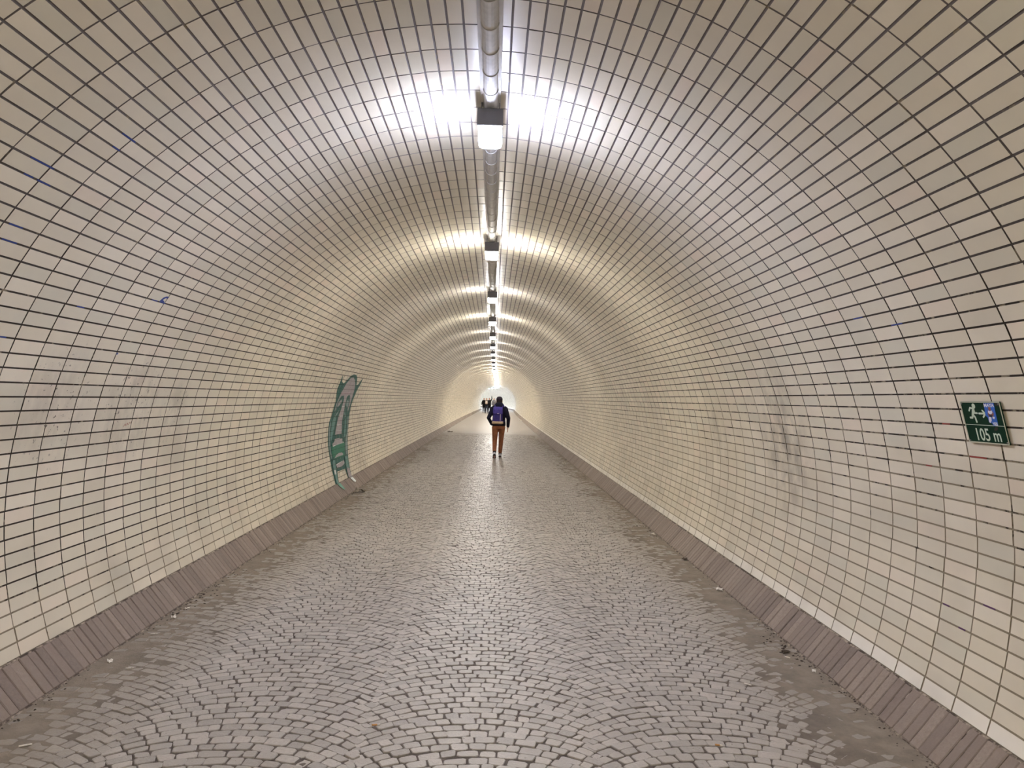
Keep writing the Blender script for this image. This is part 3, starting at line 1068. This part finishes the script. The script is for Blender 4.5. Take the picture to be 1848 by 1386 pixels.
for y0, y1, u in ((3.04, 3.20, 2.555), (3.08, 3.14, 2.476), (3.17, 3.26, 2.476), (3.34, 3.46, 2.876), (3.37, 3.43, 2.80), (4.72, 4.80, 2.09), (4.83, 4.91, 2.09), (3.21, 3.30, 2.24),
                  (3.23, 3.33, 2.16), (3.40, 3.60, 1.70), (3.42, 3.60, 1.62), (4.02, 4.09, 1.925)):
    joint_mark(wall_left if u < R1 * ROW else wall_left, y0, y1, u, M_INK)
for y0, y1, u, m in ((3.30, 3.42, 8.05, M_INKR), (3.52, 3.58, 7.91, M_INKR), (3.74, 3.79, 8.10, M_INKR), (3.28, 3.36, 8.72, M_INKP), (3.60, 3.65, 8.80, M_INKP), (3.46, 3.51, 8.87, M_INKP),
                     (3.95, 4.05, 7.30, M_INK), (3.62, 3.72, 7.37, M_INK), (6.0, 6.05, 9.05, M_INKP)):
    joint_mark(wall_right, y0, y1, u, m)

# ------------------------------------------------------------------ people
def loft(bm, rings, n=16, caps=True):
    """closed tube through (centre, half-width vector, half-depth vector) rings"""
    R = []
    for c, a, b in rings:
        c, a, b = Vector(c), Vector(a), Vector(b)
        R.append([bm.verts.new(c + a * math.cos(2 * math.pi * k / n) + b * math.sin(2 * math.pi * k / n)) for k in range(n)])
    for r0, r1 in zip(R, R[1:]):
        for k in range(n):
            bm.faces.new((r0[k], r0[(k + 1) % n], r1[(k + 1) % n], r1[k]))
    if caps:
        bm.faces.new(R[0][::-1]); bm.faces.new(R[-1])


def limb(bm, pts, rads, n=12):
    """tapering tube with rounded ends"""
    P = [Vector(p) for p in pts]; Rr = list(rads)
    d0 = (P[0] - P[1]).normalized(); d1 = (P[-1] - P[-2]).normalized()
    P = [P[0] + d0 * Rr[0] * .8] + P + [P[-1] + d1 * Rr[-1] * .8]
    Rr = [Rr[0] * .45] + Rr + [Rr[-1] * .45]
    add_tube(bm, P, Rr, n)


def ell(cx, cy, cz, rx, ry):
    return ((cx, cy, cz), (rx, 0, 0), (0, ry, 0))


def fuse(name, build, voxel, mat, smooth=2, parent=None, **pr):
    """build closed lofts into one bmesh and fuse them into one continuous skin"""
    bm = bmesh.new(); build(bm)
    bmesh.ops.recalc_face_normals(bm, faces=bm.faces)
    me = bpy.data.meshes.new(name); bm.to_mesh(me); bm.free()
    t = bpy.data.objects.new(name, me); COL.objects.link(t)
    r = t.modifiers.new('r', 'REMESH'); r.mode = 'VOXEL'; r.voxel_size = voxel
    s = t.modifiers.new('s', 'SMOOTH'); s.factor = 0.5; s.iterations = smooth
    bpy.context.view_layer.update()
    out = bpy.data.meshes.new_from_object(t.evaluated_get(bpy.context.evaluated_depsgraph_get()))
    out.name = name
    bpy.data.objects.remove(t, do_unlink=True)
    out.materials.clear(); out.materials.append(mat)
    out.polygons.foreach_set('use_smooth', np.ones(len(out.polygons), bool))
    return put(name, out, parent=parent, **pr)


def hand(bm, wrist, direction, side, curl=0.5, sc=1.0):
    """palm with four unequal bent fingers and a thumb leaving its side; the palm faces the thigh"""
    w = Vector(wrist); d = Vector(direction).normalized()
    fwd = Vector((0, 1, 0)); fwd = (fwd - d * fwd.dot(d)).normalized()
    inn = d.cross(fwd) * (1 if d.cross(fwd).x * -side > 0 else -1)
    L = 0.085 * sc
    loft(bm, [(w, fwd * .022 * sc, inn * .016 * sc), (w + d * L * .5, fwd * .036 * sc, inn * .014 * sc), (w + d * L, fwd * .038 * sc, inn * .012 * sc)], 12)
    for k, fl in enumerate((.070, .080, .075, .058)):
        b = w + d * L * .9 + fwd * (.028 - .0187 * k) * sc
        k1 = b + d * fl * .5 * sc
        k2 = k1 + (d * math.cos(curl) + inn * math.sin(curl)).normalized() * fl * .35 * sc
        k3 = k2 + (d * math.cos(2 * curl) + inn * math.sin(2 * curl)).normalized() * fl * .3 * sc
        limb(bm, [b, k1, k2, k3], [.0092 * sc, .0088 * sc, .008 * sc, .007 * sc], 8)
    tb = w + d * L * .25 + fwd * .026 * sc
    limb(bm, [tb, tb + (d * .6 + fwd * .7 + inn * .3).normalized() * .038 * sc, tb + (d * .9 + fwd * .8 + inn * .4).normalized() * .068 * sc], [.012 * sc, .010 * sc, .008 * sc], 8)


def make_person(label, loc_, rz, P, mats, vox, scale=1.0, group=None, jacket_len=0.88, hood=False, detail=True):
    """P: joints of the pose (metres, facing +y).  The body is one skin; clothes are its own parts"""
    root = thing('person', label, 'person', loc_, rz, group)
    root.scale = (scale,) * 3
    sk, jk, tr, sh, so, hr = (mats[k] for k in ('skin', 'jacket', 'trousers', 'shoe', 'sole', 'hair'))
    hd = Vector(P['head'])

    def body(bm):
        loft(bm, [ell(0, 0, .86, .13, .09), ell(0, 0, 1.0, .13, .095), ell(0, .005, 1.2, .125, .09), ell(0, .0, 1.36, .15, .085), ell(0, -.005, 1.43, .09, .065), ell(0, 0, 1.47, .055, .055)])
        limb(bm, [(0, 0, 1.43), hd + Vector((0, -.01, -.06))], [.052, .05])
        z0 = hd.z
        loft(bm, [ell(hd.x, hd.y + .045, z0 - .115, .03, .03), ell(hd.x, hd.y + .025, z0 - .095, .05, .062), ell(hd.x, hd.y + .01, z0 - .05, .066, .085), ell(hd.x, hd.y, z0, .074, .096), ell(hd.x, hd.y - .008, z0 + .05, .072, .094), ell(hd.x, hd.y - .01, z0 + .085, .054, .07), ell(hd.x, hd.y - .01, z0 + .108, .02, .03)])
        limb(bm, [hd + Vector((0, .088, .01)), hd + Vector((0, .108, -.022))], [.008, .014], 8)
        for s in (-1, 1):
            loft(bm, [((hd.x + s * .07, hd.y - .005, z0 - .005), (0, .012, 0), (0, 0, .022)), ((hd.x + s * .086, hd.y - .012, z0), (0, .018, 0), (0, 0, .032)), ((hd.x + s * .09, hd.y - .014, z0), (0, .012, 0), (0, 0, .024))], 10)
        for s, q in ((-1, 'L'), (1, 'R')):
            a, e, w_ = P['sh' + q], P['el' + q], P['wr' + q]
            limb(bm, [a, e, w_], [.045, .038, .026])
            hand(bm, w_, Vector(w_) - Vector(e) if q + 'hand' not in P else P[q + 'hand'], s, .35, 1.0)
            limb(bm, [P['hip' + q], P['kn' + q], P['an' + q]], [.07, .042, .03])
            limb(bm, [P['he' + q], P['to' + q]], [.035, .03])
    b = fuse('body', body, vox, sk, 1, root)

    def coat(bm):
        loft(bm, [ell(0, 0, jacket_len, .19, .125), ell(0, 0, jacket_len + .06, .192, .13), ell(0, .005, 1.08, .178, .125), ell(0, 0, 1.25, .19, .13), ell(0, -.005, 1.36, .185, .115), ell(0, -.005, 1.42, .12, .085), ell(0, 0, 1.475, .075, .075)])
        for q in 'LR':
            limb(bm, [P['sh' + q], P['el' + q], Vector(P['wr' + q]).lerp(Vector(P['el' + q]), .08)], [.073, .058, .043])
    fuse('jacket', coat, vox * 1.3, jk, 3, root)
    if hood:
        def hd_(bm):
            loft(bm, [ell(0, -.05, 1.37, .14, .085), ell(0, -.055, 1.43, .138, .10), ell(0, -.035, 1.48, .118, .105), ell(0, -.015, 1.52, .088, .092), ell(0, 0, 1.535, .06, .07)])
        fuse('hood', hd_, vox * 1.3, jk, 3, root)

    def pants(bm):
        loft(bm, [ell(0, 0, .80, .165, .115), ell(0, 0, .86, .175, .122), ell(0, 0, .97, .165, .115)])
        for q in 'LR':
            h = Vector(P['hip' + q]); k = Vector(P['kn' + q]); a = Vector(P['an' + q])
            hem = a.lerp(k, .12)
            limb(bm, [h, h.lerp(k, .45), k, k.lerp(hem, .5), hem], [.098, .082, .066, .060, .053])
    fuse('trousers', pants, vox * 1.2, tr, 2, root)
    for q in 'LR':
        he, to, an = Vector(P['he' + q]), Vector(P['to' + q]), Vector(P['an' + q])
        ax = (to - he).normalized(); sd = Vector((1, 0, 0)); upv = sd.cross(ax).normalized()
        if upv.z < 0: upv = -upv

        def shoe(bm):
            loft(bm, [(he - ax * .045 + upv * .03, sd * .022, upv * .022), (he - ax * .03 + upv * .035, sd * .036, upv * .045), (he + ax * .05 + upv * .04, sd * .04, upv * .05), (he.lerp(to, .6) + upv * .025, sd * .043, upv * .036), (to + upv * .015, sd * .045, upv * .026), (to + ax * .04 + upv * .01, sd * .028, upv * .016)], 14)
            limb(bm, [he + ax * .03 + upv * .05, he.lerp(an, .75)], [.045, .044])
        so_ = fuse('shoe', shoe, vox, sh, 2, root)
        bm = bmesh.new()
        loft(bm, [(he - ax * .055 - upv * .008, sd * .026, upv * .014), (he - ax * .02 - upv * .012, sd * .043, upv * .015), (he.lerp(to, .5) - upv * .012, sd * .042, upv * .014), (to - upv * .012, sd * .049, upv * .013), (to + ax * .05 - upv * .006, sd * .03, upv * .012)], 14)
        put('sole', bm_mesh('sole', bm, so, True), parent=so_)
        if detail:
            bm = bmesh.new()
            limb(bm, [he.lerp(an, .7), an.lerp(Vector(P['kn' + q]), .16)], [.044, .044])
            put('sock', bm_mesh('sock', bm, mats['sock'], True), parent=root)

    def hair(bm):
        z0 = hd.z
        loft(bm, [ell(hd.x, hd.y - .05, z0 - .07, .055, .05), ell(hd.x, hd.y - .035, z0 - .02, .078, .075), ell(hd.x, hd.y - .022, z0 + .04, .083, .094), ell(hd.x, hd.y - .018, z0 + .09, .068, .085), ell(hd.x, hd.y - .015, z0 + .123, .03, .04)])
    fuse('hair', hair, vox * 1.2, hr, 2, root)
    if detail:
        for s in (-1, 1):
            bm = bmesh.new()
            bmesh.ops.create_uvsphere(bm, u_segments=10, v_segments=8, radius=.011, matrix=Matrix.Translation(hd + Vector((s * .032, .083, .004))))
            put('eye', bm_mesh('eye', bm, mats['eye'], True), parent=root)
        bm = bmesh.new()
        bmesh.ops.create_uvsphere(bm, u_segments=10, v_segments=6, radius=1, matrix=Matrix.Translation(hd + Vector((0, .087, -.058))) @ Matrix.Diagonal((.022, .008, .006, 1)))
        put('mouth', bm_mesh('mouth', bm, mats['mouth'], True), parent=root)
    return root


cloth = lambda n, c, r=.85: plain(n, c, r, noise=.22, scale=14, spec=.25)
M_SKIN = plain('skin', srgb(206, 160, 140), .55)
M_EYE = plain('eye', srgb(60, 50, 44), .3)
M_LIP = plain('lips', srgb(160, 90, 84), .5)
M_NAVY = cloth('navy_cloth', srgb(22, 22, 40))
M_BROWN = cloth('rust_brown_cloth', srgb(150, 98, 70))
M_BLACKC = cloth('black_cloth', srgb(24, 22, 26))
M_GREYC = cloth('grey_cloth', srgb(112, 112, 118))
M_DENIM = cloth('dark_denim', srgb(58, 62, 74))
M_OLIVE = cloth('olive_cloth', srgb(104, 104, 84))
M_SHOEW = plain('white_shoe', srgb(206, 204, 212), .6)
M_SOLED = plain('dark_sole', srgb(26, 22, 26), .7)
M_HAIRD = plain('dark_hair', srgb(34, 24, 28), .6, noise=.3, scale=60)
M_HAIRB = plain('brown_hair', srgb(70, 48, 36), .6, noise=.3, scale=60)

WALK = {'head': (0, .01, 1.555), 'shL': (-.165, -.01, 1.365), 'elL': (-.285, -.07, 1.09), 'wrL': (-.185, .06, .90), 'Lhand': (.75, .5, -.5),
        'shR': (.165, -.01, 1.365), 'elR': (.262, -.03, 1.09), 'wrR': (.258, .05, .85),
        'hipL': (-.092, 0, .85), 'knL': (-.098, -.02, .47), 'anL': (-.098, -.27, .155), 'heL': (-.098, -.315, .10), 'toL': (-.098, -.185, .022),
        'hipR': (.088, 0, .85), 'knR': (.078, .13, .47), 'anR': (.06, .17, .09), 'heR': (.06, .145, .033), 'toR': (.066, .31, .024)}
walker = make_person('person walking away in navy hooded jacket, rust brown trousers and white trainers', (0.165, 19.93, 0.0), 0.0, WALK,
                     dict(skin=M_SKIN, jacket=M_NAVY, trousers=M_BROWN, shoe=M_SHOEW, sole=M_SOLED, hair=M_HAIRD, sock=M_BLACKC, eye=M_EYE, mouth=M_LIP), .0085, hood=True)


def knit(bm):
    h = Vector(WALK['head'])
    loft(bm, [ell(h.x, h.y - .012, h.z + .028, .088, .106), ell(h.x, h.y - .012, h.z + .06, .090, .107), ell(h.x, h.y - .014, h.z + .095, .082, .096), ell(h.x, h.y - .016, h.z + .125, .058, .068), ell(h.x, h.y - .016, h.z + .138, .02, .025)])
fuse('knit_cap', knit, .012, plain('cap_cloth', srgb(40, 30, 40), .9, noise=.3, scale=50), 1, walker)

# the backpack the walker carries
M_PACK = cloth('violet_blue_cloth', srgb(66, 58, 128))
M_PACKF = cloth('violet_blue_flap_cloth', srgb(76, 66, 142))
M_BEIGE = cloth('beige_cloth', srgb(206, 184, 160))
M_WEB = plain('pale_webbing', srgb(196, 184, 204), .7)
pack = thing('backpack', 'violet blue flap backpack with beige base on the walking person', 'backpack', (0.165, 19.93, 0))


def pk(bm):
    loft(bm, [((-.035, -.185, .965), (.12, 0, 0), (0, .06, 0)), ((-.035, -.205, 1.0), (.138, 0, 0), (0, .085, 0)), ((-.035, -.205, 1.15), (.135, 0, 0), (0, .085, 0)), ((-.035, -.20, 1.30), (.13, 0, 0), (0, .08, 0)), ((-.035, -.19, 1.37), (.115, 0, 0), (0, .06, 0)), ((-.035, -.185, 1.385), (.09, 0, 0), (0, .04, 0))], 20)
fuse('main_bag', pk, .01, M_PACK, 2, pack)


def fl(bm):
    loft(bm, [((-.035, -.235, 1.205), (.128, 0, 0), (0, .062, 0)), ((-.035, -.235, 1.225), (.138, 0, 0), (0, .066, 0)), ((-.035, -.21, 1.33), (.138, 0, 0), (0, .088, 0)), ((-.035, -.19, 1.385), (.128, 0, 0), (0, .07, 0)), ((-.035, -.18, 1.41), (.10, 0, 0), (0, .045, 0))], 20)
fuse('flap', fl, .01, M_PACKF, 2, pack)


def bs(bm):
    loft(bm, [((-.035, -.19, .935), (.135, 0, 0), (0, .06, 0)), ((-.035, -.205, .955), (.158, 0, 0), (0, .092, 0)), ((-.035, -.205, .995), (.158, 0, 0), (0, .094, 0)), ((-.035, -.205, 1.012), (.14, 0, 0), (0, .086, 0))], 20)
fuse('base_panel', bs, .01, M_BEIGE, 2, pack)
for sx2 in (.035, -.105):
    bm = bmesh.new(); add_box(bm, (sx2, -.297, 1.12), (.018, .006, .18), .002)
    put('webbing', bm_mesh('webbing', bm, M_WEB if sx2 > 0 else M_PACK), parent=pack)
bm = bmesh.new(); add_box(bm, (-.03, -.304, 1.222), (.045, .012, .014), .003)
put('buckle', bm_mesh('buckle', bm, M_WEB), parent=pack)
for s in (-1, 1):
    bm = bmesh.new()
    add_tube(bm, [(s * .10 - .02, -.15, 1.385), (s * .115, -.10, 1.44), (s * .125, -.01, 1.455), (s * .13, .09, 1.40), (s * .13, .145, 1.28), (s * .14, .12, 1.10), (s * .15, -.06, 1.02), (s * .12 - .03, -.15, 1.0)], .014, 8)
    put('shoulder_strap', bm_mesh('shoulder_strap', bm, M_PACK, True), parent=pack)

# the people far down the tunnel
STAND = {'head': (0, .01, 1.555), 'shL': (-.165, 0, 1.365), 'elL': (-.25, -.03, 1.10), 'wrL': (-.24, .08, .87), 'shR': (.165, 0, 1.365), 'elR': (.25, .03, 1.10), 'wrR': (.24, .14, .87),
         'hipL': (-.09, 0, .85), 'knL': (-.09, .10, .47), 'anL': (-.09, .12, .09), 'heL': (-.09, .09, .033), 'toL': (-.095, .26, .024),
         'hipR': (.09, 0, .85), 'knR': (.085, -.01, .46), 'anR': (.085, -.2, .12), 'heR': (.085, -.24, .07), 'toR': (.09, -.09, .022)}
ARMUP = dict(STAND, elL=(-.27, .05, 1.60), wrL=(-.22, .08, 1.86))
TOGETHER = dict(STAND, elR=(.24, .14, 1.12), wrR=(.10, .26, 1.12), elL=(-.24, .14, 1.12), wrL=(-.10, .26, 1.10))
base = dict(skin=M_SKIN, shoe=M_BLACKC, sole=M_SOLED, hair=M_HAIRD)


def far_place(x, y):
    p = warp([(x, y, 0)])[0]
    return tuple(p)


make_person('distant person in a black coat, outermost at the left of the small group', far_place(-1.45, 80.9), math.pi, STAND, dict(base, jacket=M_BLACKC, trousers=M_BLACKC), .022, detail=False, jacket_len=.72)
make_person('distant person in dark jacket with a pale front, frontmost of the small group', far_place(-1.12, 79.0), math.pi, TOGETHER, dict(base, jacket=M_BLACKC, trousers=M_DENIM, hair=M_HAIRB), .022, detail=False)
make_person('distant person in black raising one arm overhead', far_place(-.84, 80.3), math.pi, ARMUP, dict(base, jacket=M_BLACKC, trousers=M_BLACKC), .022, detail=False, jacket_len=.75, scale=1.02)
make_person('distant person in grey jacket, standing apart just beside the walker', far_place(-.36, 82.5), math.pi, STAND, dict(base, jacket=M_GREYC, trousers=M_OLIVE), .022, detail=False, hood=True)
pb = far_place(-1.12, 79.0)
bm = bmesh.new()
add_box(bm, (0, 0, 0), (.24, .1, .34), .03, seg=2)
bag = put('tote_bag', bm_mesh('tote_bag', bm, plain('pale_bag_cloth', srgb(225, 214, 206), .8)), label='pale bag held in front by the frontmost distant person', category='bag')
bag.location = (pb[0] - .02, pb[1] - .24, 1.18)
bm = bmesh.new()
add_tube(bm, [(-.07, 0, .16), (-.06, -.0, .25), (0, 0, .29), (.06, 0, .25), (.07, 0, .16)], .012, 6)
put('handle', bm_mesh('handle', bm, M_BEIGE), parent=bag)

# ------------------------------------------------------------------ litter
M_PAPER = plain('cigarette_paper', srgb(226, 220, 210), .8)
M_FILTER = plain('filter_paper', srgb(202, 150, 92), .8)
M_LEAF = plain('dry_leaf', srgb(66, 52, 40), .8)


def ground(x, y):
    return max(0.003, float(bed_height(np.array([x]), np.array([y]))[0]))


def butt(x, y, rz, label, ln=.035, r=.0042, tan=False):
    rr = thing('cigarette_butt', label, 'cigarette butt', tuple(warp([(x, y, 0)])[0][:2]) + (ground(x, y) + r * .8,), rz, 'litter on the cobbled floor')
    bm = bmesh.new(); add_tube(bm, [(-ln / 2, 0, 0), (ln * .15, 0, .0004)], r, 8)
    put('filter', bm_mesh('filter', bm, M_FILTER if tan else M_PAPER, True), parent=rr)
    bm = bmesh.new(); add_tube(bm, [(ln * .15, 0, .0004), (ln * .4, .001, 0), (ln / 2, .002, -.0006)], [r * .97, r * .9, r * .6], 8)
    put('paper', bm_mesh('paper', bm, M_PAPER, True), parent=rr)


def scrap(x, y, s, label, mat=None, n=6, name='paper_scrap', cat='litter'):
    """a crumpled scrap: a creased sheet with thickness"""
    bm = bmesh.new()
    g = bmesh.ops.create_grid(bm, x_segments=4, y_segments=3, size=s / 2)
    r = random.Random(int(x * 1000 + y * 77))
    for v in bm.verts:
        v.co.y *= .65
        v.co += Vector((r.gauss(0, s * .06), r.gauss(0, s * .06), abs(r.gauss(0, s * .16))))
    bmesh.ops.solidify(bm, geom=bm.faces[:], thickness=.0015)
    o = put(name, bm_mesh(name, bm, mat or M_PAPER), label=label, category=cat, group='litter on the cobbled floor')
    o.location = tuple(warp([(x, y, 0)])[0][:2]) + (ground(x, y) + .002,)
    o.rotation_euler = (0, 0, r.uniform(0, 6))


butt(-2.20, 4.86, .25, 'white cigarette butt tucked against the foot of the left brick curb', .042)
butt(-2.06, 4.26, .35, 'white cigarette butt lying on the silt out from the left curb', .042)
butt(-2.215, 6.10, .1, 'long white cigarette butt under the left curb, beyond the others there', .055)
butt(-2.06, 3.33, .5, 'pale cigarette butt on the silt at the lower left edge of the photo', .05)
butt(1.526, 4.19, -.6, 'white cigarette butt on the setts short of the right curb', .042)
butt(1.95, 4.65, -.9, 'pale cigarette butt on the silt close to the right curb', .036)
butt(1.547, 5.92, 0, 'white cigarette butt on the setts right of the middle, well short of the right curb', .06)
butt(-.531, 3.59, .2, 'tan cigarette butt alone on the middle setts in the foreground', .04, .0045, True)
butt(1.12, 3.44, -.3, 'tan cigarette butt wedged in a sett joint, foreground right', .034, .0042, True)
scrap(2.03, 6.30, .075, 'white paper scrap at the foot of the right brick curb')
scrap(1.43, 4.09, .022, 'tiny white scrap beside the butt on the right-hand setts')
scrap(2.02, 4.42, .035, 'pale scrap in the corner of the right curb, near the bottom of the photo')
scrap(-2.225, 5.21, .05, 'pale crumpled scrap in the litter line along the left curb')
scrap(-2.225, 5.44, .03, 'small white scrap, end of the litter line along the left curb')
scrap(-2.225, 4.36, .045, 'pale scrap in the dark litter at the left curb, nearest the camera')
scrap(-.508, 5.84, .02, 'tiny white scrap on the middle setts left of the sheen')
scrap(-.66, 23.6, .07, 'bright white scrap on the floor to the left of the walker, far one')
scrap(-.745, 16.4, .06, 'bright white scrap on the floor in front and left of the walker')
scrap(1.85, 18.5, .14, 'pale scrap on the floor to the right of the walker by the curb')
scrap(2.0, 55, .25, 'small white scrap far away at the right curb behind the walker')
scrap(-2.19, 12.15, .20, 'crumpled dark and white rag on the floor below the graffiti', plain('rag_cloth', srgb(150, 140, 126), .9, noise=.5, scale=22), name='rag', cat='rag')
scrap(-2.0, 33.7, .30, 'dark leaf heap at the left curb where the floor brightens', M_LEAF, name='leaf_clump', cat='leaves')
scrap(2.03, 8.9, .06, 'white scrap under the right curb halfway to the walker')
scrap(2.04, 7.5, .07, 'dark leaf at the foot of the right curb', M_LEAF, name='dry_leaf', cat='leaf')
scrap(1.98, 4.75, .06, 'dark leaf at the right curb where the bricks are clearest', M_LEAF, name='dry_leaf', cat='leaf')

# crumbs of dirt swept along both curbs: too many to count
V, F, k = [], [], 0
for side in (-1, 1):
    for q in range(900):
        yy = 3.0 + 22 * random.random() ** 1.6
        cl = (.5 + .5 * math.sin(yy * 2.1 + side) * math.sin(yy * .9)) ** 2
        if random.random() > cl + .12:
            continue
        xx = XC + side * (CURB_X - .012 - abs(random.gauss(0, .03 + .04 * cl)))
        s = random.uniform(.0012, .0034) * (1 + cl)
        zz = ground(xx, yy)
        a = random.uniform(0, 6.28)
        P8 = []
        for (ax_, ay_, az_) in ((-1, -1, 0), (1, -1, 0), (1, 1, 0), (-1, 1, 0), (-.5, -.6, .8), (.6, -.5, .7), (.5, .6, .9), (-.6, .5, .6)):
            P8.append((xx + s * (ax_ * math.cos(a) - ay_ * math.sin(a)) * 1.4, yy + s * (ax_ * math.sin(a) + ay_ * math.cos(a)), zz + s * az_ - .001))
        V += P8
        F += [[k + 4, k + 5, k + 6, k + 7]] + [[k + i, k + (i + 1) % 4, k + 4 + (i + 1) % 4, k + 4 + i] for i in range(4)]
        k += 8
put('dirt_crumbs', raw_mesh('dirt_crumbs', warp(V), np.array(F), plain('dirt', srgb(58, 48, 40), .95, noise=.4, scale=30)), kind='stuff', label='dark dirt crumbs lying along the foot of both curbs', category='dirt')
